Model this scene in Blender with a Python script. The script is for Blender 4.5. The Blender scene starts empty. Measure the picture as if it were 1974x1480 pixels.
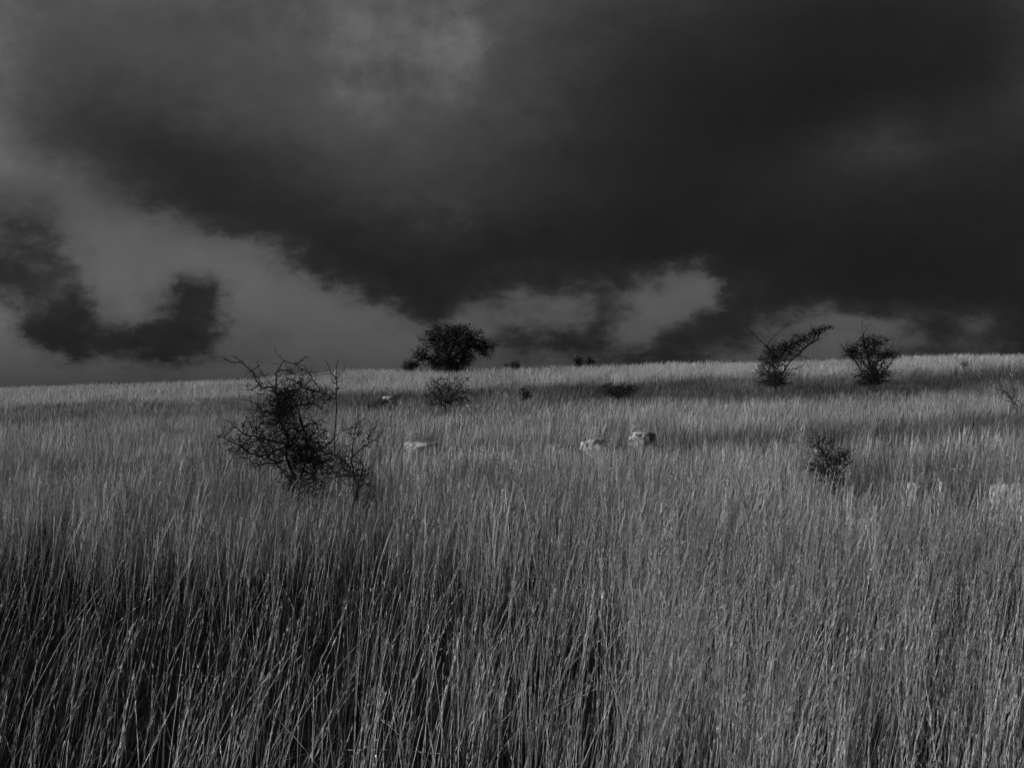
import bpy, math, random
import numpy as np

# ------------------------------------------------------------------ basics
F = 2712.0                 # focal length of the photograph in its own pixels (1974 wide)
EYE = 1.70
SUN_AZ, SUN_EL = math.radians(-106), math.radians(21)   # azimuth from +Y (view direction) towards +X
scene = bpy.context.scene
col = scene.collection
rng = np.random.default_rng(11)

def tag(o, label=None, cat=None, group=None, kind=None):
    if label: o['label'] = label
    if cat: o['category'] = cat
    if group: o['group'] = group
    if kind: o['kind'] = kind
    return o

# ------------------------------------------------------------------ smooth value noise (numpy)
_T = np.random.default_rng(5).random((256, 256))
def vnoise(x, y):
    x = np.asarray(x, float); y = np.asarray(y, float)
    xi = np.floor(x).astype(int); yi = np.floor(y).astype(int)
    fx = x - xi; fy = y - yi
    fx = fx * fx * (3 - 2 * fx); fy = fy * fy * (3 - 2 * fy)
    a = _T[xi % 256, yi % 256]; b = _T[(xi + 1) % 256, yi % 256]
    c = _T[xi % 256, (yi + 1) % 256]; d = _T[(xi + 1) % 256, (yi + 1) % 256]
    return (a * (1 - fx) + b * fx) * (1 - fy) + (c * (1 - fx) + d * fx) * fy
def fbm(x, y, o=3):
    s = 0; a = 1; n = 0
    for i in range(o):
        s = s + a * vnoise(x * 2 ** i + 17.3 * i, y * 2 ** i + 5.1 * i); n += a; a *= .5
    return s / n
def sst(a, b, x):
    t = np.clip((x - a) / (b - a), 0, 1); return t * t * (3 - 2 * t)

# ------------------------------------------------------------------ terrain
_yy = np.arange(-400, 4000, 0.5)
_pz = np.interp(_yy, [-400, -50, 0, 10, 17, 24, 31, 37, 45, 56, 62, 70, 90, 96, 125, 200, 600, 4000],
                [-12, -1, 0, .02, -.02, -.12, -.02, -.04, .08, .26, .46, .98, 1.98, 2.02, .9, -6, -30, -60])
_k = np.exp(-np.linspace(-2, 2, 17) ** 2); _k /= _k.sum()
_pz = np.convolve(np.pad(_pz, 8, mode='edge'), _k, 'valid')
def ground_h(x, y):
    x = np.asarray(x, float); y = np.asarray(y, float)
    z = np.interp(y, _yy, _pz)
    s = np.interp(y, [-400, 0, 15, 25, 60, 90, 200, 600], [0, 0, .012, .02, .027, .031, .031, 0])
    z = z + s * 60 * np.tanh(x / 60)
    z = z + .35 * np.exp(-((x + 10.5) / 3.2) ** 2 - ((y - 94) / 4) ** 2)       # low mound on the crest
    z = z - .32 * sst(-8, -34, x) * sst(55, 80, y) * (1 - sst(100, 140, y))
    z = z + (fbm(x * .11 + 40, y * .11 + 40, 3) - .5) * .34 * sst(3, 30, np.abs(y))
    z = z + (fbm(x * .5 + 9, y * .5 + 3, 2) - .5) * .10
    return z
Z0 = float(ground_h(0, 0))
CAMZ = Z0 + EYE
def P(px, py, d):
    """a pixel of the photograph at the distance d -> a place in the field"""
    return np.array([(px - 987) / F * d, d, CAMZ + (740 - py) / F * d])

# ------------------------------------------------------------------ materials (neutral greys: the place is seen in black and white)
def mat(name, c, rough=.9, noise=None, bump=0, transl=0, attr=None, spec=.2):
    m = bpy.data.materials.new(name); m.use_nodes = True
    nt = m.node_tree; N = nt.nodes; L = nt.links
    b = N['Principled BSDF']; b.inputs['Roughness'].default_value = rough
    b.inputs['Specular IOR Level'].default_value = spec
    b.inputs['Base Color'].default_value = (c, c, c, 1)
    out = N['Material Output']
    src = None
    if noise:
        sc, lo, hi = noise
        tc = N.new('ShaderNodeTexCoord'); n = N.new('ShaderNodeTexNoise')
        n.inputs['Scale'].default_value = sc; n.inputs['Detail'].default_value = 6
        L.new(tc.outputs['Object'], n.inputs['Vector'])
        mr = N.new('ShaderNodeMapRange'); mr.inputs[1].default_value = .3; mr.inputs[2].default_value = .7
        mr.inputs[3].default_value = lo; mr.inputs[4].default_value = hi
        L.new(n.outputs['Fac'], mr.inputs[0]); src = mr.outputs[0]
        if bump:
            bp = N.new('ShaderNodeBump'); bp.inputs['Strength'].default_value = bump; bp.inputs['Distance'].default_value = .03
            L.new(n.outputs['Fac'], bp.inputs['Height']); L.new(bp.outputs[0], b.inputs['Normal'])
    if attr:
        at = N.new('ShaderNodeAttribute'); at.attribute_name = attr; src = at.outputs['Fac']
    if src is not None: L.new(src, b.inputs['Base Color'])
    if transl:
        t = N.new('ShaderNodeBsdfTranslucent'); mx = N.new('ShaderNodeMixShader'); mx.inputs[0].default_value = transl
        if src is not None: L.new(src, t.inputs['Color'])
        else: t.inputs['Color'].default_value = (c, c, c, 1)
        L.new(b.outputs[0], mx.inputs[1]); L.new(t.outputs[0], mx.inputs[2]); L.new(mx.outputs[0], out.inputs['Surface'])
    return m
M_soil = mat('dark_soil', .04, rough=1, spec=0, noise=(3.0, .010, .03), bump=.6)
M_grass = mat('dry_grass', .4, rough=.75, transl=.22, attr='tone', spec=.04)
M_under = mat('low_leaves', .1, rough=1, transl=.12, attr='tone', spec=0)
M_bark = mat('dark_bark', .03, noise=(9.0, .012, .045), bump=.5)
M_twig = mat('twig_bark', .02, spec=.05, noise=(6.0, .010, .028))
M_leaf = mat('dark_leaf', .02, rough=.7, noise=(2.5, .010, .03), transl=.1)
M_stone = mat('pale_limestone', .4, noise=(9.0, .16, .80), bump=1.0)

# ------------------------------------------------------------------ mesh from arrays
def mesh_obj(name, v, f, m, parent=None, tone=None, smooth=False, loc=None):
    """v (n,3); f: (k,4) or list of such / (k,3) arrays"""
    me = bpy.data.meshes.new(name)
    fl = f if isinstance(f, list) else [f]
    fl = [a for a in fl if len(a)]
    me.vertices.add(len(v)); me.vertices.foreach_set('co', np.asarray(v, np.float32).ravel())
    li = np.concatenate([a.ravel() for a in fl]).astype(np.int32)
    tot = np.concatenate([np.full(len(a), a.shape[1], np.int32) for a in fl])
    st = np.concatenate([[0], np.cumsum(tot)[:-1]]).astype(np.int32)
    me.loops.add(len(li)); me.loops.foreach_set('vertex_index', li)
    me.polygons.add(len(tot)); me.polygons.foreach_set('loop_start', st); me.polygons.foreach_set('loop_total', tot)
    if smooth: me.polygons.foreach_set('use_smooth', np.ones(len(tot), bool))
    me.update(calc_edges=True)
    if tone is not None:
        a = me.attributes.new('tone', 'FLOAT', 'POINT'); a.data.foreach_set('value', np.asarray(tone, np.float32))
    me.materials.append(m)
    o = bpy.data.objects.new(name, me); col.objects.link(o)
    if loc is not None: o.location = loc
    if parent: o.parent = parent
    return o

# ------------------------------------------------------------------ ground sheet
def axis(n, lim, fine):
    t = np.linspace(-1, 1, n); return np.sinh(t * 5.2) / math.sinh(5.2) * lim
gx = axis(361, 3200, 0); gy = axis(421, 3400, 0) + 40
X, Y = np.meshgrid(gx, gy)
gv = np.stack([X, Y, ground_h(X, Y)], -1).reshape(-1, 3)
ii = np.arange(len(gy) - 1)[:, None] * len(gx) + np.arange(len(gx) - 1)[None, :]
ii = ii.ravel()
gf = np.stack([ii, ii + 1, ii + 1 + len(gx), ii + len(gx)], 1)
g = mesh_obj('ground', gv, gf, M_soil, smooth=True)
tag(g, 'dark uneven soil of the grassy hillside', kind='structure')

# ------------------------------------------------------------------ stones: px, top row, width px, height px, distance, label
STONES = [
 (1237, 831, 46, 46, 33, 'largest pale limestone boulder with a hollow dark middle standing in the dry grass'),
 (1143, 846, 40, 50, 32, 'pale boulder with a pointed top, just left of the largest boulder'),
 (1080, 856, 52, 44, 31, 'broad low pale boulder half sunk in grass left of the pointed boulder'),
 (812, 851, 56, 40, 31, 'low wide pale stone almost hidden in grass right of the big bare bush'),
 (752, 763, 24, 20, 58, 'thin flat white stone on the slope below the domed dark tree'),
 (416, 765, 14, 18, 57, 'small white stone at the upper left of the big bare bush'),
 (383, 768, 24, 16, 57, 'dull flat stone left of the small white stone on the far left slope'),
 (1700, 837, 26, 28, 35, 'small flat white stone in grass, above and right of the small leafless shrub'),
 (1512, 846, 60, 26, 34, 'long thin flat stone showing a pale edge left of the small leafless shrub'),
 (1765, 927, 26, 20, 23.5, 'dull pale stone low in grass below the right hand trees'),
 (1814, 925, 12, 20, 23.5, 'tiny bright white stone to the right of the dull pale stone'),
 (1966, 931, 88, 46, 22, 'pale flat topped rock at the right edge of the field'),
]
clear = []
def rise(px, top):                                           # how far a stone stands out of the soil
    return {1237: .60, 1143: .52, 1080: .46, 812: .46, 1700: .48, 1966: .54, 1814: .54, 1765: .52, 752: .32}.get(px, .38)
for s in STONES:
    for d in np.arange(15, 85, .25):
        p = P(s[0], s[1], d)
        if p[2] - float(ground_h(p[0], d)) < rise(s[0], s[1]): break
    clear.append((p[0], p[1], s[2] / F * p[1], .50 if s[1] < 900 else .46))
for (px, dd, wpx) in ((560, 16.5, 260), (690, 16, 120), (1602, 16.5, 130), (862, 52, 100)):     # the grass is shorter round the near shrubs
    clear.append(((px - 987) / F * dd, dd, wpx / F * dd, .8 if dd > 40 else .46))

# ------------------------------------------------------------------ vegetation fields
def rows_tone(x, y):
    """blade tone: far slope lighter, belts painted darker for shaded dips and low growth"""
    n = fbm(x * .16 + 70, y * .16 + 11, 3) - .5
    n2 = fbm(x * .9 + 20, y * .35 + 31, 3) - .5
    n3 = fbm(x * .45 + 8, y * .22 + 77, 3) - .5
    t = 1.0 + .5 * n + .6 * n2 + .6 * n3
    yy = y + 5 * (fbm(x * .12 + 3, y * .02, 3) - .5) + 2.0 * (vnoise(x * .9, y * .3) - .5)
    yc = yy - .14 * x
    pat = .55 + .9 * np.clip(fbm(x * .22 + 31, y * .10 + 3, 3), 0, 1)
    t = t * (1 - np.clip(.60 * pat, 0, .75) * (.55 + .45 * sst(-16, 4, x)) * sst(50, 58, yy - .30 * x) * (1 - sst(71, 76, yc)))  # far belt: shade of the dip and its scrub put into the blade colour
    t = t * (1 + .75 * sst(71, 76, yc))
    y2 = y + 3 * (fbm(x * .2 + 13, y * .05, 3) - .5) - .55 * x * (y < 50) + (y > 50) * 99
    t = t * (1 - np.clip(.62 * (-.25 + 2.1 * fbm(x * .3, y * .16 + 7, 3)), 0, .62) * sst(21, 24.5, y2) * (1 - sst(27, 32, y2)))  # nearer belt, its shade and darker growth also painted into the tone
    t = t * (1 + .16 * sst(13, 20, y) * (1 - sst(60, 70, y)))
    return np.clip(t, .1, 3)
def lush(x, y):
    """how thick the tall stems stand, 0..1"""
    a = fbm(x * .55 + 50, y * .4 + 23, 3)
    ax = x / np.maximum(y, 1)
    n = fbm(x * .8 + 3, y * .5 + 44, 3) - .5
    thin = np.clip(sst(5.0, 6.4, y + 2.5 * n) * (1 - sst(9.5, 12.5, y + 3 * n)), 0, 1) * (1 - sst(-.13, .0, ax + .25 * n))     # thin belt near the left
    thin2 = .75 * sst(5.2, 6.5, y) * (1 - sst(8.5, 11.5, y + 2 * n)) * np.exp(-((ax - .01) / .09) ** 2)
    thin3 = .72 * sst(4, 5.5, y) * (1 - sst(8.5, 11, y)) * sst(-.04, .08, n) 
    w = 1 - .93 * thin - thin2 * (1 - thin) - thin3 * (1 - thin)
    b = vnoise(x * 2.1 + 8, y * 1.6 + 90)
    w = w * np.where(y < 10.5, np.clip(-.02 + 1.2 * (a - .2) + .9 * (b - .3) + .10 * x, .06, 1), np.clip(.25 + 1.5 * (a - .1), 0, 1))
    return np.clip(w, .05, 1)

def scatter(y0, y1, dens, tuft, r):
    """points clumped in tufts inside the seen wedge (with side room)"""
    H = lambda y: .40 * y + 3.0
    area = .40 * (y1 * y1 - y0 * y0) + 6.0 * (y1 - y0)
    nt = int(area * dens / tuft)
    n = int(nt * 1.6)
    ty = np.sqrt(r.random(n) * ((y1 + 6) ** 2 - (y0 + 6) ** 2) + (y0 + 6) ** 2) - 6
    tx = (r.random(n) * 2 - 1) * H(ty)
    tx, ty = tx[:nt], ty[:nt]
    k = r.poisson(tuft, nt)
    idx = np.repeat(np.arange(nt), k)
    rad = np.abs(r.normal(0, 1, len(idx))) * (.045 + .0022 * ty[idx]); th = r.random(len(idx)) * 2 * math.pi
    ox, oy = rad * np.cos(th), rad * np.sin(th)
    return tx[idx] + ox, ty[idx] + oy, ox, oy, r.random(nt)[idx], idx

def ribbons(x, y, h, w, lx, ly, curl, prof, tone, az):
    """one ribbon per stem. lx, ly: lean per metre of height, prof: (t, width factor) levels"""
    n = len(x); z = ground_h(x, y) - .02
    T = np.array([p[0] for p in prof]); W = np.array([p[1] for p in prof]); m = len(T)
    cx = x[:, None] + h[:, None] * lx[:, None] * (T[None] * .55 + curl[:, None] * T[None] ** 2)
    cy = y[:, None] + h[:, None] * ly[:, None] * (T[None] * .55 + curl[:, None] * T[None] ** 2)
    drop = 1 - .35 * (lx ** 2 + ly ** 2)[:, None] * T[None]
    cz = z[:, None] + h[:, None] * T[None] * np.clip(drop, .3, 1)
    dx = np.cos(az)[:, None] * w[:, None] * W[None] * .5; dy = np.sin(az)[:, None] * w[:, None] * W[None] * .5
    v = np.empty((n, m, 2, 3), np.float32)
    v[:, :, 0, 0] = cx - dx; v[:, :, 1, 0] = cx + dx
    v[:, :, 0, 1] = cy - dy; v[:, :, 1, 1] = cy + dy
    v[:, :, 0, 2] = cz; v[:, :, 1, 2] = cz
    base = (np.arange(n) * m * 2)[:, None] + (np.arange(m - 1) * 2)[None]
    f = np.stack([base, base + 1, base + 3, base + 2], -1).reshape(-1, 4)
    return v.reshape(-1, 3), f, np.repeat(tone, m * 2), (cx, cy, cz)

def spikelets(cx, cy, cz, tone, per, ln, wd, r, spread=.22, ti=None):
    """small husks round the top of each stem"""
    n = len(cx); n3 = n * per
    i = np.repeat(np.arange(n), per)
    a = r.random(n3) ** .8
    # between the third-last and the last level
    s = a * 2
    k = np.minimum(s.astype(int), 1); fr = s - k
    m = cx.shape[1]
    def L(c): return c[i, m - 3 + k] * (1 - fr) + c[i, m - 2 + k] * fr
    p = np.stack([L(cx), L(cy), L(cz)], 1)
    ax = np.stack([cx[:, -1] - cx[:, -3], cy[:, -1] - cy[:, -3], cz[:, -1] - cz[:, -3]], 1)
    ax /= np.linalg.norm(ax, axis=1)[:, None]; ax = ax[i]
    th = r.random(n3) * 2 * math.pi
    side = np.stack([np.cos(th), np.sin(th), np.zeros(n3)], 1)
    d = ax + side * (spread * r.random(n3))[:, None]; d /= np.linalg.norm(d, axis=1)[:, None]
    q = np.cross(d, r.normal(0, 1, (n3, 3))); q /= np.linalg.norm(q, axis=1)[:, None]
    l = ln * r.uniform(.6, 1.3, n3) * (1.1 - .5 * a); w = wd * r.uniform(.7, 1.3, n3)
    c = p + side * (.35 * wd * r.random(n3))[:, None]
    v = np.stack([c, c + d * (l * .45)[:, None] + q * (w * .5)[:, None], c + d * l[:, None], c + d * (l * .45)[:, None] - q * (w * .5)[:, None]], 1)
    f = np.arange(n3 * 4).reshape(-1, 4)
    t = np.repeat(tone[i] * r.uniform(.75, 1.1, n3), 4)
    return v.reshape(-1, 3), f, t

PV, PF, PT = [], [], []; UV_, UF, UT = [], [], []
def put(bag, v, f, t):
    b = bag[3] if len(bag) > 3 else None
    off = sum(len(a) for a in bag[0]); bag[0].append(v); bag[1].append(f + off); bag[2].append(t)
STEMS = [PV, PF, PT]; LOW = [UV_, UF, UT]

def leanfield(x, y):
    lx = .045 + .24 * (fbm(x * .35 + 5, y * .3 + 60, 3) - .45) + .13 * np.exp(-((x + 2.0) / 1.8) ** 2 - ((y - 5) / 3) ** 2)
    ly = .20 * (fbm(x * .3 + 95, y * .3 + 33, 2) - .5)
    return lx, ly
def near_stone(x, y):
    k = np.ones(len(x))
    for (sx, sy, w, top) in clear:
        dx = (x - sx) / (w * .55 + .12); dy = (y - sy + .06 * sy) / (.02 * sy + .085 * sy)
        inside = (dx * dx + dy * dy) < 1
        z = ground_h(x, y)
        k = np.where(inside, np.minimum(k, top), k)
    return k

def stems(y0, y1, dens, tuft, wide, hmin, hmax, prof, per=0, ln=.02, wd=.004, seed=1, alb=.36):
    r = np.random.default_rng(seed)
    x, y, ox, oy, tr, idx = scatter(y0, y1, dens, tuft, r)
    keep = r.random(len(x)) < lush(x, y)
    # nothing grows inside the camera
    keep &= (y > 2.4)
    x, y, ox, oy, tr = x[keep], y[keep], ox[keep], oy[keep], tr[keep]
    n = len(x)
    lx, ly = leanfield(x, y)
    lx = lx + r.normal(0, .105, n) + ox * .4 + (tr - .5) * .12; ly = ly + r.normal(0, .10, n) + oy * .4
    wild = r.random(n) < .07
    lx = np.where(wild, lx + r.normal(0, .32, n), lx); ly = np.where(wild, ly + r.normal(0, .3, n), ly)
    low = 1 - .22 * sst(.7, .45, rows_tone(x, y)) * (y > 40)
    h = r.uniform(hmin, hmax, n) * (.85 + .3 * tr) * low * near_stone(x, y)
    h *= np.where(r.random(n) < .25, r.uniform(.5, .85, n), 1)
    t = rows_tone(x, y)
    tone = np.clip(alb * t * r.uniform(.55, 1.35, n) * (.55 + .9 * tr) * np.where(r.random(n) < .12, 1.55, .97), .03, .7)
    w = wide * r.uniform(.7, 1.4, n)
    v, f, tt, c = ribbons(x, y, h, w, lx, ly, r.uniform(.3, .9, n), prof, tone, r.random(n) * math.pi)
    put(STEMS, v, f, tt)
    if per:
        v, f, tt = spikelets(c[0], c[1], c[2], tone, per, ln, wd, r)
        put(STEMS, v, f, tt)
    return n
def low(y0, y1, dens, tuft, wide, hmin, hmax, seed, alb=.13):
    r = np.random.default_rng(seed)
    x, y, ox, oy, tr, idx = scatter(y0, y1, dens, tuft, r)
    keep = (y > 2.2) & (r.random(len(x)) < .35 + .65 * lush(x, y))
    x, y, ox, oy, tr = x[keep], y[keep], ox[keep], oy[keep], tr[keep]
    n = len(x)
    lx, ly = leanfield(x, y)
    lx = lx + r.normal(0, .35, n) + ox * 1.5; ly = ly + r.normal(0, .35, n) + oy * 1.5
    h = r.uniform(hmin, hmax, n) * (.7 + .6 * tr) * np.minimum(1, near_stone(x, y) * 1.6)
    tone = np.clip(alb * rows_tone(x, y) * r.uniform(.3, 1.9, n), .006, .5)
    v, f, tt, c = ribbons(x, y, h, wide * r.uniform(.6, 1.5, n), lx, ly, r.uniform(.4, 1.1, n),
                          [(0, 1), (.5, .8), (1, .1)], tone, r.random(n) * math.pi)
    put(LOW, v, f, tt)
    return n

S1 = [(0, .8), (.35, .7), (.62, .6), (.72, .55), (.86, .5), (1, .2)]
S2 = [(0, .8), (.5, .7), (.70, .8), (.86, 1.2), (1, .2)]
S3 = [(0, .8), (.55, .8), (.8, 1.2), (1, .15)]
cnt = []
cnt.append(stems(2.4, 10, 400, 13, .0030, .62, .98, S1, per=16, ln=.026, wd=.0034, seed=1, alb=.47))
cnt.append(stems(10, 20, 270, 11, .0052, .55, .85, S2, per=4, ln=.05, wd=.006, seed=2))
cnt.append(stems(20, 45, 210, 7, .0085, .48, .80, S3, seed=3, alb=.34))
cnt.append(stems(45, 75, 150, 6, .012, .42, .76, S3, seed=4, alb=.34))
cnt.append(stems(75, 99, 150, 5, .014, .38, .85, S3, seed=5, alb=.32))
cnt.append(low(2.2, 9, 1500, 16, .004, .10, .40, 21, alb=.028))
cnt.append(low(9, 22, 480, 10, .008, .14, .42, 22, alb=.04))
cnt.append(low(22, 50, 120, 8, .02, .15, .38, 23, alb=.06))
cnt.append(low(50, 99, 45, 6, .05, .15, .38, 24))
print('blades', cnt)
def flush(bag, name, m, label):
    v = np.concatenate(bag[0]); f = np.concatenate(bag[1]); t = np.concatenate(bag[2])
    print(name, len(v), len(f))
    return tag(mesh_obj(name, v, f, m, tone=t), label, kind='stuff')
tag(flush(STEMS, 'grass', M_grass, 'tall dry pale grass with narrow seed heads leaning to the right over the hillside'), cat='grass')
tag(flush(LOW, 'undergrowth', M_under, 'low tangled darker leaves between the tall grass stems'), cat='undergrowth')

# ------------------------------------------------------------------ stones
def stone(px, top, wpx, hpx, d, label, seed):
    r = np.random.default_rng(seed)
    hs = rise(px, top)
    for d in np.arange(15, 85, .25):                     # where the top shows just over the grass
        c = P(px, top, d); gz = float(ground_h(c[0], d))
        if c[2] - gz < hs: break
    Hh = c[2] - gz + .1; W = wpx / F * d * 1.15; D = W * r.uniform(.7, 1.0)
    nu, nv = 56, 36
    u = np.arange(nu) / nu * 2 * math.pi; t = np.linspace(0, 1, nv)
    vs = []
    pn = r.normal(0, 1, (13, 3)); pn /= np.linalg.norm(pn, axis=1)[:, None]; pn[0] = (0.1, 0, 1); pd = r.uniform(.66, 1.0, 13); pd[0] = .70
    for k in t:
        el = -math.pi / 2 + k * math.pi
        for a in u:
            dvec = np.array([math.cos(el) * math.cos(a), math.cos(el) * math.sin(a), math.sin(el)])
            dt = pn @ dvec
            s = min(1.05, float(np.min(np.where(dt > .05, pd / np.maximum(dt, .05), 9))))       # broken faces
            s *= 1 + .50 * (float(fbm(dvec[0] * 4 + dvec[2] * 2 + seed, dvec[1] * 4 + dvec[2] * 4, 5)) - .5)
            if seed == 100:      # the hollow in the middle of the largest boulder
                s -= .24 * math.exp(-((dvec[0] + .02) / .3) ** 2 - ((dvec[2] - .35) / .3) ** 2) * (dvec[1] < .2)
            vs.append((dvec[0] * s * W * .55, dvec[1] * s * D * .55, (1 - (1 - min(.999, dvec[2] * s * .5 + .5)) ** 1.6) * Hh))
    v = np.array(vs)
    v[:, 2] *= Hh / v[:, 2].max()
    f = []
    for j in range(nv - 1):
        for i in range(nu):
            f.append((j * nu + i, j * nu + (i + 1) % nu, (j + 1) * nu + (i + 1) % nu, (j + 1) * nu + i))
    o = mesh_obj('stone' if W < .42 else 'boulder', v, np.array(f), M_stone, smooth=True, loc=(c[0], d, gz - .1))
    o.rotation_euler = (0, 0, r.uniform(-.3, .3))
    tag(o, label, 'stone', 'pale stones lying in the grass')
for i, s in enumerate(STONES): stone(*s, seed=100 + i)

# ------------------------------------------------------------------ shrubs and trees
class Tubes:
    def __init__(s): s.v, s.f4, s.n = [], [], 0
    def add(s, pts, rad, sides=4):
        pts = np.asarray(pts, float); m = len(pts)
        tan = np.gradient(pts, axis=0); tan /= np.linalg.norm(tan, axis=1)[:, None] + 1e-9
        ref = np.array([.3, .9, .2]); a = np.cross(tan, ref); a /= np.linalg.norm(a, axis=1)[:, None] + 1e-9
        b = np.cross(tan, a)
        th = np.arange(sides) / sides * 2 * math.pi
        ring = pts[:, None] + (a[:, None] * np.cos(th)[None, :, None] + b[:, None] * np.sin(th)[None, :, None]) * np.asarray(rad)[:, None, None]
        s.v.append(ring.reshape(-1, 3))
        j = np.arange(m - 1)[:, None] * sides; i = np.arange(sides)[None]
        i2 = (i + 1) % sides
        s.f4.append((np.stack([j + i, j + i2, j + sides + i2, j + sides + i], -1).reshape(-1, 4)) + s.n)
        s.n += m * sides
    def build(s, name, m, parent, smooth=True):
        if not s.v: return None
        return mesh_obj(name, np.concatenate(s.v), np.concatenate(s.f4), m, parent, smooth=smooth)

def shrub(name, label, cat, base, d, limbs, blobs, npts, seed, rtip=.004, thick=.36, leaves=0, leaf=.03,
          depth=.8, spur=1.0, spurlen=.10, group=None, maxr=.09, zig=.12, twig_part='crown'):
    """limbs: polylines in photograph pixels (first point near the base); blobs: (px, py, rx, ry, share) the crown's masses"""
    r = np.random.default_rng(seed); R = random.Random(seed)
    bx = (base[0] - 987) / F * d; gz = float(ground_h(bx, d))
    o = np.array([bx, d, gz])
    root = bpy.data.objects.new(name, None); col.objects.link(root); root.location = o
    tag(root, label, cat, group or ('trees along the skyline' if cat == 'tree' else 'thorn shrubs scattered over the hillside'))
    toL = lambda px, py, dy=0: P(px, py, d) - o + np.array([0, dy, 0])
    nodes = [np.array([0, 0, -.12])]; par = [-1]; main = [True]
    def link(i, q, m=False, n=None):
        """jagged path from node i to q"""
        p = nodes[i]; L = np.linalg.norm(q - p)
        k = n or max(1, int(L / (.07 * d / 20)) )
        k = min(k, 6)
        last = i
        for s in range(1, k + 1):
            c = p + (q - p) * s / k
            if s < k: c = c + r.normal(0, zig * L / k, 3)
            nodes.append(c); par.append(last); main.append(m); last = len(nodes) - 1
        return last
    for lb in limbs:
        pts = [toL(px, py) for px, py in lb]
        ln = len(pts); side = r.normal(0, 1) * depth * .5 * abs(lb[-1][0] - lb[0][0] + 30) / F * d
        start = min(range(len(nodes)), key=lambda k: np.linalg.norm(nodes[k][[0, 2]] - pts[0][[0, 2]]))
        y0 = nodes[start][1]
        last = start
        for k, q in enumerate(pts):
            q = q.copy(); q[1] = y0 + side * (k / max(1, ln - 1)) + r.normal(0, .03)
            if k == 0 and np.linalg.norm(q - nodes[start]) < .12 and start > 0: continue
            last = link(last, q, True)
    # crown points
    A = []
    tot = sum(b[4] for b in blobs)
    for (px, py, rx, ry, sh) in blobs:
        n = int(npts * sh / tot)
        u = r.normal(0, 1, (n, 3)); u /= np.linalg.norm(u, axis=1)[:, None]; u *= (r.random(n) ** .45 * r.uniform(.8, 1.28, n))[:, None]
        c = toL(px, py); s = np.array([rx, (rx + ry) * .5 * depth, ry]) / F * d
        y_off = r.normal(0, .15) * rx / F * d
        A.append(c + u * s + np.array([0, y_off, 0]))
    A = np.concatenate(A) if A else np.zeros((0, 3))
    A = A[A[:, 2] > .05]
    cen = np.array([0, 0, .1])
    dm = np.array([min(np.linalg.norm(np.array(nodes) - a, axis=1)) for a in A]) if len(A) else []
    for a in A[np.argsort(dm)] if len(A) else []:
        N = np.array(nodes)
        dist = np.linalg.norm(N - a, axis=1)
        dist = dist + .6 * np.maximum(0, np.linalg.norm(N - cen, axis=1) - np.linalg.norm(a - cen))
        dist[0] += 1.0
        link(int(np.argmin(dist)), a)
    n = len(nodes); N = np.array(nodes)
    desc = np.ones(n)
    for i in range(n - 1, 0, -1): desc[par[i]] += desc[i]
    rad = np.minimum(rtip * desc ** thick, maxr)
    kids = [[] for _ in range(n)]
    for i in range(1, n): kids[par[i]].append(i)
    trunk, crown = Tubes(), Tubes()
    cut = rtip * 3.2
    stack = [(0, None)]
    while stack:
        i, prev = stack.pop()
        pts = [] if prev is None else [prev]
        cur = i; run = list(pts) + [cur]
        while kids[cur]:
            ks = sorted(kids[cur], key=lambda k: -desc[k])
            for k in ks[1:]: stack.append((k, cur))
            cur = ks[0]; run.append(cur)
        if len(run) > 1:
            rr = rad[run].copy()
            if prev is not None: rr[0] = min(rr[0], rr[1] * 1.15)
            rr[-1] *= .4
            k = int(np.sum(rr > cut)) if rr[0] > cut else 0
            if k >= 2:
                trunk.add(N[run[:k + 1]], rr[:k + 1], 7); 
                if len(run) - k >= 2: crown.add(N[run[k - 0:]], rr[k:], 4)
            else: crown.add(N[run], rr, 4)
    # short spurs and thorns
    for i in range(1, n):
        if rad[i] > rtip * 6: continue
        for _ in range(r.poisson(spur)):
            dr = N[i] - N[par[i]]; dr /= np.linalg.norm(dr) + 1e-9
            q = dr * .5 + r.normal(0, .7, 3); q[2] += .15; q /= np.linalg.norm(q)
            L = spurlen * r.uniform(.4, 1.4) * max(1, d / 30)
            mid = N[i] + q * L * .5 + r.normal(0, .08, 3) * L
            crown.add([N[i], mid, N[i] + q * L], [rtip * .8, rtip * .65, rtip * .3], 3)
    trunk.build('trunk', M_bark, root)
    cr = crown.build(twig_part, M_twig, root)
    if leaves:
        cand = np.where(rad < rtip * 3)[0]
        i = r.choice(cand, leaves)
        c = N[i] + r.normal(0, leaf * 1.4, (leaves, 3))
        a = r.normal(0, 1, (leaves, 3)); a /= np.linalg.norm(a, axis=1)[:, None]
        b = np.cross(a, r.normal(0, 1, (leaves, 3))); b /= np.linalg.norm(b, axis=1)[:, None]
        s = (leaf * r.uniform(.5, 1.3, leaves))[:, None]
        v = np.stack([c, c + a * s * .5 + b * s * .38, c + a * s, c + a * s * .5 - b * s * .38], 1).reshape(-1, 3)
        mesh_obj('foliage', v, np.arange(leaves * 4).reshape(-1, 4), M_leaf, root)
    return root

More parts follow.
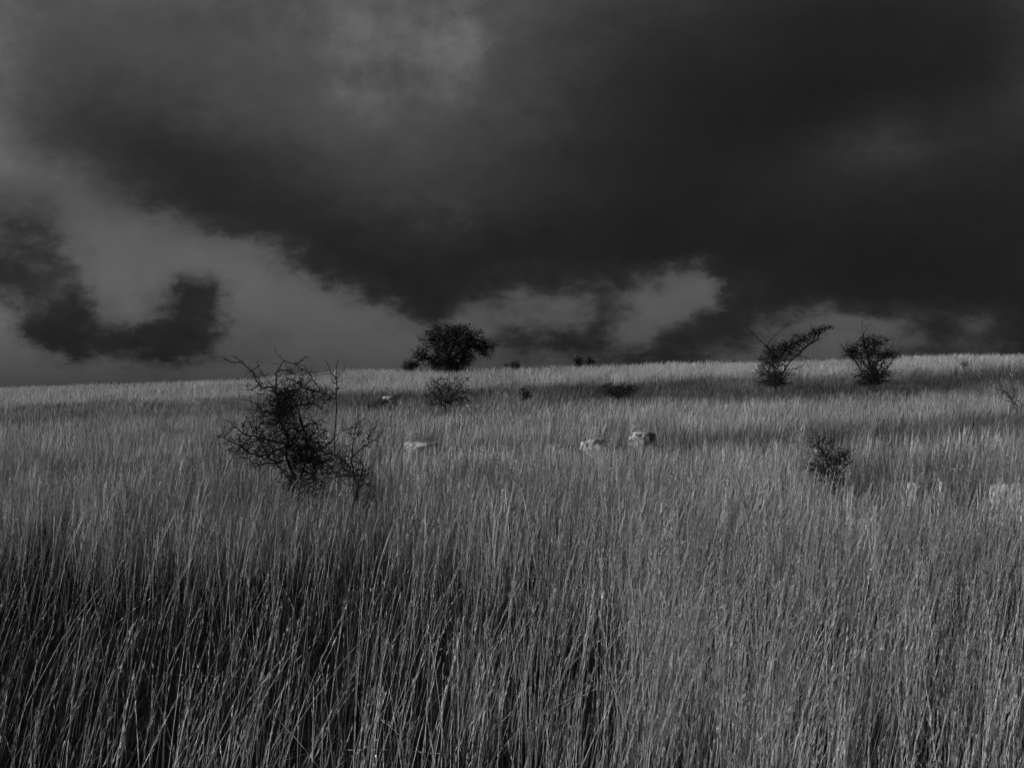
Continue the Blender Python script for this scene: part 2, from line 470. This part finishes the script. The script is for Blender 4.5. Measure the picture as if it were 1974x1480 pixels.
shrub('hawthorn_bush', 'big bare dark thorn bush with twisted upper branches, nearest and largest on the left', 'bush',
      (575, 975), 16.5,
      [[(572, 930), (552, 880), (556, 840), (536, 800), (538, 770), (528, 745)],
       [(530, 755), (532, 720), (547, 695), (531, 678)],
       [(547, 695), (570, 702), (590, 690), (604, 688)],
       [(528, 750), (505, 750), (485, 715), (468, 700), (445, 698), (424, 687)],
       [(468, 700), (458, 690), (440, 686)],
       [(485, 715), (500, 705), (494, 698)],
       [(528, 750), (512, 725), (497, 708)],
       [(540, 800), (505, 790), (485, 772), (463, 768)],
       [(545, 810), (565, 785), (600, 778), (628, 792)],
       [(540, 760), (565, 752), (590, 748), (612, 756)],
       [(560, 860), (520, 850), (470, 835), (440, 812)],
       [(560, 860), (500, 880), (440, 850), (410, 838)],
       [(572, 900), (610, 870), (640, 850), (655, 830)], [(580, 950), (612, 905), (640, 880), (648, 860)], [(570, 950), (545, 905), (520, 880), (505, 850)], [(576, 950), (590, 890), (592, 840), (575, 790), (560, 765)],
       [(560, 850), (590, 820), (615, 810), (630, 800)]],
      [(548, 772, 32, 34, 3.2), (575, 730, 40, 25, .7), (500, 740, 40, 28, .35), (600, 760, 45, 28, .9), (530, 810, 60, 38, 2.6), (596, 858, 50, 46, 3.8), (560, 815, 45, 55, 1.4), (470, 850, 54, 40, 1.3), (590, 938, 60, 22, 1.0),
       (530, 870, 75, 40, 3.0), (600, 890, 65, 40, 2.4), (575, 925, 50, 28, 1.0)],
      2600, 31, rtip=.0030, thick=.27, spur=1.4, spurlen=.12, maxr=.017, leaves=4800, leaf=.018)
shrub('thorn_shrub', 'low thin shrub with one upright twig, touching the right side of the big bare bush', 'shrub',
      (690, 975), 16.0,
      [[(688, 940), (676, 890), (680, 850), (688, 815), (692, 795)], [(680, 850), (668, 828), (662, 815)],
       [(676, 885), (700, 860), (722, 848), (738, 830)], [(688, 815), (700, 808), (705, 800)],
       [(688, 940), (700, 900), (705, 890)]],
      [(695, 835, 36, 34, .6), (670, 900, 40, 35, 1.3), (690, 915, 38, 40, 1.8), (650, 900, 30, 28, .8)],
      400, 32, rtip=.0026, thick=.28, spur=1.2, spurlen=.09, maxr=.013, leaves=400, leaf=.018)
shrub('thorn_sapling', 'thin leafless sapling rising behind the right side of the big bare bush', 'shrub',
      (645, 880), 22,
      [[(645, 840), (648, 780), (649, 750), (648, 720), (650, 690)], [(648, 735), (636, 712), (622, 688)],
       [(649, 730), (660, 715), (664, 700)]],
      [(642, 735, 28, 26, 1.0), (625, 765, 26, 20, 1)],
      70, 33, maxr=.009, rtip=.0034, spur=.5, spurlen=.08)
shrub('field_tree', 'dense dark domed tree standing on the crest of the hill', 'tree',
      (868, 745), 88,
      [[(868, 730), (866, 700), (860, 670), (850, 645), (842, 632)], [(866, 700), (895, 670), (915, 645), (925, 640)],
       [(866, 700), (830, 690), (810, 690), (800, 700)], [(895, 672), (925, 665), (945, 678)],
       [(866, 690), (880, 650), (880, 632)]],
      [(868, 665, 50, 40, 3), (845, 655, 36, 28, 1.4), (905, 660, 38, 30, 1.5), (935, 672, 20, 16, .7), (812, 684, 17, 15, .6),
       (870, 703, 32, 18, 1.7), (896, 690, 20, 16, .8), (840, 698, 18, 16, .8), (792, 706, 17, 10, .6), (885, 645, 30, 18, .8)],
      1500, 34, rtip=.011, leaves=16000, leaf=.085, spur=.8, spurlen=.09, maxr=.14)
shrub('thorn_shrub', 'spiky upright shrub growing just below the domed dark tree', 'shrub',
      (860, 800), 52,
      [[(858, 785), (850, 755), (832, 725)], [(858, 780), (866, 740), (868, 712)], [(858, 780), (880, 755), (908, 722)], [(855, 775), (830, 755), (822, 735)],
       [(860, 780), (885, 768), (898, 765)]],
      [(846, 748, 28, 28, 1.4), (872, 758, 34, 24, 1.4), (862, 774, 44, 14, 1.5), (885, 735, 24, 16, .35)],
      620, 35, thick=.24, rtip=.0065, maxr=.03, spur=1.2, spurlen=.10)
shrub('thorn_shrub', 'faint small shrub poking over the crest right of the domed dark tree', 'shrub',
      (993, 735), 93, [[(993, 725), (990, 712), (975, 703)], [(993, 722), (1001, 705), (1001, 698)]],
      [(990, 706, 17, 10, 1)], 140, 36, maxr=.04, rtip=.011, spur=.7, spurlen=.07, leaves=250, leaf=.07)
shrub('thorn_shrub', 'small two headed dark shrub on the crest near the middle of the skyline', 'shrub',
      (1124, 730), 92, [[(1124, 722), (1118, 706), (1112, 695)], [(1124, 720), (1136, 702), (1140, 694)]],
      [(1116, 697, 9, 11, 1.4), (1138, 698, 9, 9, 1)], 170, 37, maxr=.04, rtip=.011, spur=.7, spurlen=.07, leaves=700, leaf=.08)
shrub('thorn_shrub', 'low wide dark shrub in the dark belt below the two headed shrub', 'shrub',
      (1193, 775), 61, [[(1193, 768), (1175, 755), (1168, 742)], [(1193, 768), (1212, 755), (1222, 740)]],
      [(1180, 752, 20, 13, 1.4), (1208, 750, 22, 13, 1.2), (1194, 758, 30, 12, 1.5)], 420, 38, maxr=.025, thick=.25, rtip=.008, spur=.8, spurlen=.09, leaves=500, leaf=.06)
shrub('thorn_shrub', 'narrow dark little shrub in the dark belt left of the low wide shrub', 'shrub',
      (1010, 778), 60, [[(1010, 770), (1010, 750), (1012, 742)]],
      [(1012, 760, 11, 14, 1.2)], 140, 39, maxr=.02, thick=.25, rtip=.008, spur=.8, spurlen=.08, leaves=260, leaf=.06)
shrub('thorn_tree', 'windswept thorn tree on the skyline with a long branch reaching right', 'tree',
      (1495, 755), 66,
      [[(1495, 735), (1492, 715), (1488, 690), (1478, 668), (1460, 655), (1438, 632)], [(1492, 700), (1515, 675), (1545, 655), (1575, 636), (1608, 628)],
       [(1478, 668), (1486, 652), (1500, 638), (1518, 624)], [(1545, 655), (1565, 662), (1578, 658)], [(1515, 675), (1545, 685), (1565, 692)],
       [(1490, 705), (1470, 695), (1460, 690)], [(1495, 725), (1472, 722), (1458, 718)], [(1493, 740), (1474, 712), (1455, 686)], [(1498, 740), (1518, 704), (1546, 676), (1588, 648)], [(1498, 738), (1528, 712), (1552, 700)], [(1495, 720), (1520, 712), (1538, 716)]],
      [(1498, 690, 26, 22, 2.6), (1520, 672, 28, 18, 2), (1550, 655, 26, 14, 1.3), (1572, 640, 16, 8, .8), (1592, 632, 12, 5, .3), (1492, 724, 36, 13, 2.2), (1494, 737, 34, 10, 1.8), (1482, 675, 14, 12, .6), (1480, 705, 22, 14, 1)],
      1100, 40, thick=.26, rtip=.009, spur=1.1, spurlen=.15, maxr=.05, leaves=4600, leaf=.055)
shrub('thorn_tree', 'bushy dark thorn tree with a spiky top, rightmost tree on the skyline', 'tree',
      (1683, 755), 66,
      [[(1683, 735), (1675, 700), (1665, 660), (1661, 622)], [(1663, 645), (1672, 634), (1680, 628)], [(1680, 715), (1650, 690), (1626, 672)],
       [(1682, 715), (1705, 685), (1735, 676)], [(1675, 690), (1690, 660), (1708, 655)], [(1681, 742), (1655, 706), (1620, 664)], [(1685, 742), (1712, 706), (1742, 668)], [(1683, 740), (1700, 700), (1722, 652)], [(1668, 670), (1652, 664), (1640, 660)]],
      [(1680, 695, 34, 26, 3), (1672, 665, 24, 20, 1.6), (1693, 660, 20, 12, .8), (1645, 682, 20, 12, .9), (1712, 684, 24, 10, .9), (1683, 722, 36, 16, 3.2), (1682, 738, 34, 12, 2.2), (1640, 674, 14, 8, .4)],
      1250, 41, thick=.26, rtip=.009, spur=1.2, spurlen=.15, maxr=.05, leaves=4200, leaf=.06)
shrub('thorn_shrub', 'small leafless shrub standing alone in the grass at the middle right', 'shrub',
      (1605, 975), 16.5,
      [[(1605, 940), (1600, 905), (1590, 880), (1578, 858), (1570, 832)], [(1600, 905), (1618, 880), (1632, 870)], [(1600, 915), (1575, 905), (1558, 905)],
       [(1603, 920), (1618, 905), (1640, 888)], [(1590, 885), (1565, 875), (1548, 872)], [(1590, 880), (1602, 860), (1605, 850)]],
      [(1600, 885, 38, 26, 2), (1575, 905, 24, 20, 1), (1608, 924, 26, 26, 1.4), (1578, 856, 26, 24, .8), (1625, 880, 18, 18, .8)],
      520, 42, rtip=.0026, thick=.28, spur=1.4, spurlen=.10, maxr=.011, leaves=900, leaf=.018)
shrub('thorn_shrub', 'thin arching leafless shrub cut by the right edge of the picture', 'shrub',
      (1985, 850), 42,
      [[(1985, 830), (1975, 795), (1955, 775), (1938, 755), (1912, 745)], [(1975, 795), (1960, 790), (1945, 772)], [(1980, 790), (1985, 765), (1975, 750)]],
      [(1965, 785, 22, 18, 1.5), (1950, 765, 22, 12, .8), (1985, 780, 20, 20, 1)],
      170, 43, thick=.28, rtip=.0055, spur=.8, spurlen=.08, maxr=.05)
shrub('thorn_shrub', 'tiny bare twiggy shrub against the pale crest right of the bushy thorn tree', 'shrub',
      (1862, 735), 66, [[(1862, 725), (1861, 705), (1864, 692)], [(1861, 710), (1854, 700), (1850, 696)]],
      [(1860, 702, 8, 8, 1)], 60, 44, maxr=.012, thick=.2, rtip=.006, spur=.6, spurlen=.06)
shrub('thorn_shrub', 'tiny faint twig bush on the crest left of the windswept thorn tree', 'shrub',
      (1378, 730), 90, [[(1378, 722), (1377, 706), (1380, 698)]],
      [(1378, 705, 6, 6, 1)], 22, 45, rtip=.012, spur=.6, spurlen=.06)

# ------------------------------------------------------------------ sky: Nishita daylight seen through broken storm cloud
w = bpy.data.worlds.new('World'); scene.world = w; w.use_nodes = True
nt = w.node_tree; N = nt.nodes; L = nt.links; N.clear()
out = N.new('ShaderNodeOutputWorld'); bg = N.new('ShaderNodeBackground'); bg.inputs['Strength'].default_value = .06
L.new(bg.outputs[0], out.inputs['Surface'])
sky = N.new('ShaderNodeTexSky'); sky.sky_type = 'NISHITA'; sky.sun_disc = False
sky.sun_elevation = SUN_EL; sky.sun_rotation = SUN_AZ; sky.dust_density = 1.0
bw = N.new('ShaderNodeRGBToBW'); L.new(sky.outputs[0], bw.inputs[0])
tc = N.new('ShaderNodeTexCoord')
def M(op, a, b=None, c=None, clamp=False):
    n = N.new('ShaderNodeMath'); n.operation = op; n.use_clamp = clamp
    for i, q in enumerate((a, b, c)):
        if q is None: continue
        if isinstance(q, (int, float)): n.inputs[i].default_value = q
        else: L.new(q, n.inputs[i])
    return n.outputs[0]
def noise(scale, detail, rough, off=0, stretch=(1, 1, 1.6)):
    mp = N.new('ShaderNodeMapping'); mp.inputs['Location'].default_value = (off, off * .7, off * .3); mp.inputs['Scale'].default_value = stretch
    L.new(tc.outputs['Generated'], mp.inputs[0])
    n = N.new('ShaderNodeTexNoise'); n.inputs['Scale'].default_value = scale; n.inputs['Detail'].default_value = detail; n.inputs['Roughness'].default_value = rough
    L.new(mp.outputs[0], n.inputs['Vector'])
    return n.outputs['Fac']
sep = N.new('ShaderNodeSeparateXYZ'); L.new(tc.outputs['Generated'], sep.inputs[0])
az = M('ARCTAN2', sep.outputs[0], sep.outputs[1]); el = M('ARCSINE', sep.outputs[2])
# ragged cloud edges: the direction is stirred by noise before the cloud cover is looked up
def ctr(n, amp): return M('MULTIPLY', M('SUBTRACT', n, .5), amp)
az = M('ADD', az, M('ADD', ctr(noise(9, 3, .5, 1), .016), M('ADD', ctr(noise(28, 5, .55, 4), .026), ctr(noise(75, 5, .65, 14), .022))))
el = M('ADD', el, M('ADD', ctr(noise(9, 3, .5, 9), .012), M('ADD', ctr(noise(28, 5, .55, 12), .019), ctr(noise(75, 5, .65, 16), .016))))
COLS = [0, 50, 100, 150, 200, 250, 300, 350, 400, 450, 500, 600, 700, 800, 850, 900, 950, 1000, 1100, 1150, 1200, 1250, 1300, 1350, 1400, 1500, 1600, 1700, 1800, 1900, 1974]
COVER = {  # elevation row of the photograph -> brightness along the azimuth (sRGB 0..255)
 0: [88, 80, 78, 78, 78, 80, 80, 81, 82, 83, 84, 84, 89, 86, 88, 92, 82, 76, 66, 62, 58, 55, 52, 49, 46, 42, 40, 40, 42, 46, 54],
 60: [86, 78, 74, 74, 74, 74, 74, 75, 76, 77, 78, 80, 97, 88, 98, 110, 84, 72, 60, 56, 52, 49, 46, 44, 42, 38, 36, 36, 38, 40, 50],
 120: [84, 74, 68, 68, 68, 69, 70, 71, 72, 74, 76, 78, 89, 90, 98, 100, 78, 70, 58, 53, 48, 45, 42, 40, 38, 35, 33, 33, 36, 38, 48],
 180: [80, 68, 62, 60, 60, 61, 62, 64, 66, 68, 70, 74, 92, 84, 82, 78, 72, 66, 52, 48, 44, 41, 38, 36, 35, 32, 31, 32, 34, 38, 48],
 240: [76, 64, 58, 54, 52, 51, 52, 54, 56, 59, 62, 70, 74, 74, 71, 68, 64, 60, 50, 46, 42, 39, 36, 34, 33, 32, 35, 42, 38, 43, 50],
 300: [82, 72, 60, 54, 47, 42, 41, 42, 44, 47, 50, 56, 62, 64, 62, 60, 56, 52, 44, 41, 38, 36, 34, 34, 34, 38, 47, 55, 45, 42, 41],
 350: [86, 84, 78, 68, 56, 46, 40, 38, 38, 40, 43, 50, 55, 57, 56, 54, 51, 48, 42, 39, 36, 35, 34, 35, 36, 40, 43, 43, 39, 37, 36],
 400: [65, 65, 68, 75, 70, 60, 48, 42, 38, 37, 37, 42, 47, 50, 50, 48, 46, 43, 38, 36, 34, 33, 32, 33, 34, 37, 39, 38, 35, 34, 34],
 450: [59, 57, 60, 75, 84, 80, 74, 66, 54, 46, 42, 38, 40, 42, 42, 40, 38, 36, 33, 33, 32, 31, 31, 31, 31, 33, 34, 34, 33, 32, 33],
 490: [53, 49, 52, 67, 84, 86, 86, 85, 82, 78, 68, 42, 38, 37, 37, 36, 34, 33, 33, 32, 31, 31, 32, 32, 31, 31, 31, 31, 31, 31, 33],
 520: [50, 48, 50, 64, 84, 86, 87, 84, 84, 85, 78, 46, 36, 35, 34, 34, 38, 48, 40, 40, 42, 50, 57, 57, 36, 31, 30, 30, 30, 30, 33],
 550: [50, 46, 48, 62, 84, 87, 84, 56, 62, 86, 88, 66, 40, 34, 34, 40, 41, 49, 51, 51, 47, 61, 75, 83, 46, 32, 30, 30, 30, 30, 33],
 580: [58, 54, 50, 48, 80, 87, 70, 40, 44, 86, 88, 86, 54, 36, 36, 50, 60, 70, 68, 51, 56, 79, 83, 81, 50, 38, 33, 31, 31, 31, 34],
 610: [84, 54, 44, 38, 72, 86, 58, 42, 44, 76, 88, 90, 78, 44, 38, 64, 70, 72, 70, 57, 62, 83, 75, 54, 44, 52, 58, 46, 50, 48, 40],
 635: [88, 46, 38, 38, 62, 66, 44, 40, 44, 74, 74, 90, 90, 58, 56, 82, 67, 56, 48, 52, 75, 79, 56, 44, 46, 60, 76, 68, 48, 60, 42],
 660: [90, 52, 40, 38, 48, 42, 40, 40, 44, 74, 74, 90, 92, 86, 82, 76, 60, 50, 44, 48, 74, 60, 44, 44, 52, 66, 80, 72, 50, 52, 40],
 685: [90, 86, 66, 46, 56, 56, 42, 42, 54, 74, 74, 92, 94, 92, 88, 74, 64, 60, 56, 56, 52, 44, 46, 50, 66, 70, 82, 74, 50, 52, 44],
 715: [92, 90, 88, 82, 82, 78, 72, 76, 84, 90, 92, 94, 95, 94, 90, 84, 76, 72, 68, 66, 62, 58, 60, 66, 80, 80, 82, 82, 68, 64, 54],
 760: [92, 92, 92, 90, 90, 88, 88, 88, 90, 92, 93, 94, 95, 95, 92, 88, 84, 80, 76, 74, 72, 70, 72, 76, 84, 90, 90, 90, 84, 74, 66],
}
def lin(v):
    v = v / 255; return v / 12.92 if v <= .04045 else ((v + .055) / 1.055) ** 2.4
A0, A1 = math.atan(-987 / F), math.atan(987 / F)
t_az = M('DIVIDE', M('SUBTRACT', az, A0), A1 - A0, clamp=True)
prev = None; prev_el = None
for row in sorted(COVER, reverse=True):                      # from the horizon upward
    rp = N.new('ShaderNodeValToRGB'); cr = rp.color_ramp; cr.interpolation = 'LINEAR'
    L.new(t_az, rp.inputs[0])
    cr.elements[0].position = 0; cr.elements[1].position = 1
    for k, (px, v) in enumerate(zip(COLS, COVER[row])):
        pos = (math.atan((px - 987) / F) - A0) / (A1 - A0); g = lin(v) * 5     # *5 only to use the ramp's range well
        e = cr.elements[0] if k == 0 else (cr.elements[len(cr.elements) - 1] if k == len(COLS) - 1 else cr.elements.new(pos))
        e.color = (g, g, g, 1)
    e_row = math.atan((740 - row) / F)
    val = rp.outputs[0]
    if prev is None: prev = val
    else:
        t = M('DIVIDE', M('SUBTRACT', el, prev_el), e_row - prev_el, clamp=True)
        mx = N.new('ShaderNodeMix'); mx.data_type = 'FLOAT'
        L.new(t, mx.inputs[0]); L.new(prev, mx.inputs[2]); L.new(val, mx.inputs[3]); prev = mx.outputs[0]
    prev_el = e_row
def sms(a, lo, hi):
    n = N.new('ShaderNodeMapRange'); n.interpolation_type = 'SMOOTHSTEP'; L.new(a, n.inputs[0])
    n.inputs[1].default_value = lo; n.inputs[2].default_value = hi; return n.outputs[0]
def lerp(t, a, b):
    mx = N.new('ShaderNodeMix'); mx.data_type = 'FLOAT'
    for i, q in ((0, t), (2, a), (3, b)):
        if isinstance(q, (int, float)): mx.inputs[i].default_value = q
        else: L.new(q, mx.inputs[i])
    return mx.outputs[0]
q = M('POWER', M('DIVIDE', prev, 5.0), 1 / 2.3)
QC, QD = .360, .140
dens = M('DIVIDE', M('SUBTRACT', QC, q), QC - QD)
edge = M('MULTIPLY', M('MULTIPLY', dens, M('SUBTRACT', 1.0, dens)), 4.0, clamp=True)
rag = M('ADD', ctr(noise(22, 8, .62, 31), .60), ctr(noise(60, 6, .65, 37), .5))
d2 = M('ADD', dens, M('MULTIPLY', edge, rag))
mask = lerp(.42, d2, sms(d2, .26, .72))
q2 = lerp(mask, QC, QD)
low_el = M('SUBTRACT', 1.0, sms(el, .080, .150))
q3 = lerp(M('ADD', .18, M('MULTIPLY', low_el, .82)), q, q2)
cover = M('POWER', M('MAXIMUM', q3, .02), 2.3)
# soft billow structure inside the cloud
puff = M('MULTIPLY', ctr(noise(30, 7, .6, 41, (1, 1, 1.2)), 1.6), M('MULTIPLY', sms(q, .28, .37), sms(el, .10, .17)))
bil = M('ADD', M('ADD', M('ADD', ctr(noise(7, 4, .5, 21), .40), puff), ctr(noise(20, 6, .55, 27), .26)), 1.0)
ref = M('MAXIMUM', M('SUBTRACT', .128, M('MULTIPLY', el, .19)), .06)     # the clear sky itself dims away from the horizon
ref = M('MULTIPLY', ref, M('ADD', 1.03, M('MULTIPLY', az, .5)))
aaz = M('ABSOLUTE', az)      # extra darkening of the unseen sky overhead and all round, cuts fill light
cover = M('MULTIPLY', cover, M('SUBTRACT', 1.0, M('MULTIPLY', sms(aaz, .45, .9), .82)))
cover = M('MULTIPLY', cover, M('SUBTRACT', 1.0, M('MULTIPLY', sms(el, .36, .75), .75)))
fac = M('DIVIDE', M('MULTIPLY', cover, bil), ref)
mulc = M('MULTIPLY', bw.outputs[0], fac)
L.new(mulc, bg.inputs['Color'])

# ------------------------------------------------------------------ sun, camera, output
sd = bpy.data.lights.new('sun', 'SUN'); sd.energy = 5.0; sd.angle = math.radians(.5); sd.color = (1, 1, 1)
so = bpy.data.objects.new('sun', sd); col.objects.link(so)
import mathutils
dirv = mathutils.Vector((math.sin(SUN_AZ) * math.cos(SUN_EL), math.cos(SUN_AZ) * math.cos(SUN_EL), math.sin(SUN_EL)))
so.rotation_euler = dirv.to_track_quat('Z', 'Y').to_euler(); so.location = (-20, -10, 20)
cd = bpy.data.cameras.new('camera'); cam = bpy.data.objects.new('camera', cd); col.objects.link(cam)
cd.sensor_width = 36; cd.lens = 36 * F / 1974; cd.clip_end = 20000; cd.clip_start = .05
cam.location = (0, 0, CAMZ); cam.rotation_euler = (math.radians(90), 0, 0)
scene.camera = cam
scene.cycles.use_adaptive_sampling = False
vs = scene.view_settings; vs.view_transform = 'Standard'; vs.look = 'None'; vs.gamma = 1; vs.exposure = -1.0
scene.cycles.max_bounces = 5; scene.cycles.diffuse_bounces = 3; scene.cycles.transmission_bounces = 3; scene.cycles.glossy_bounces = 2
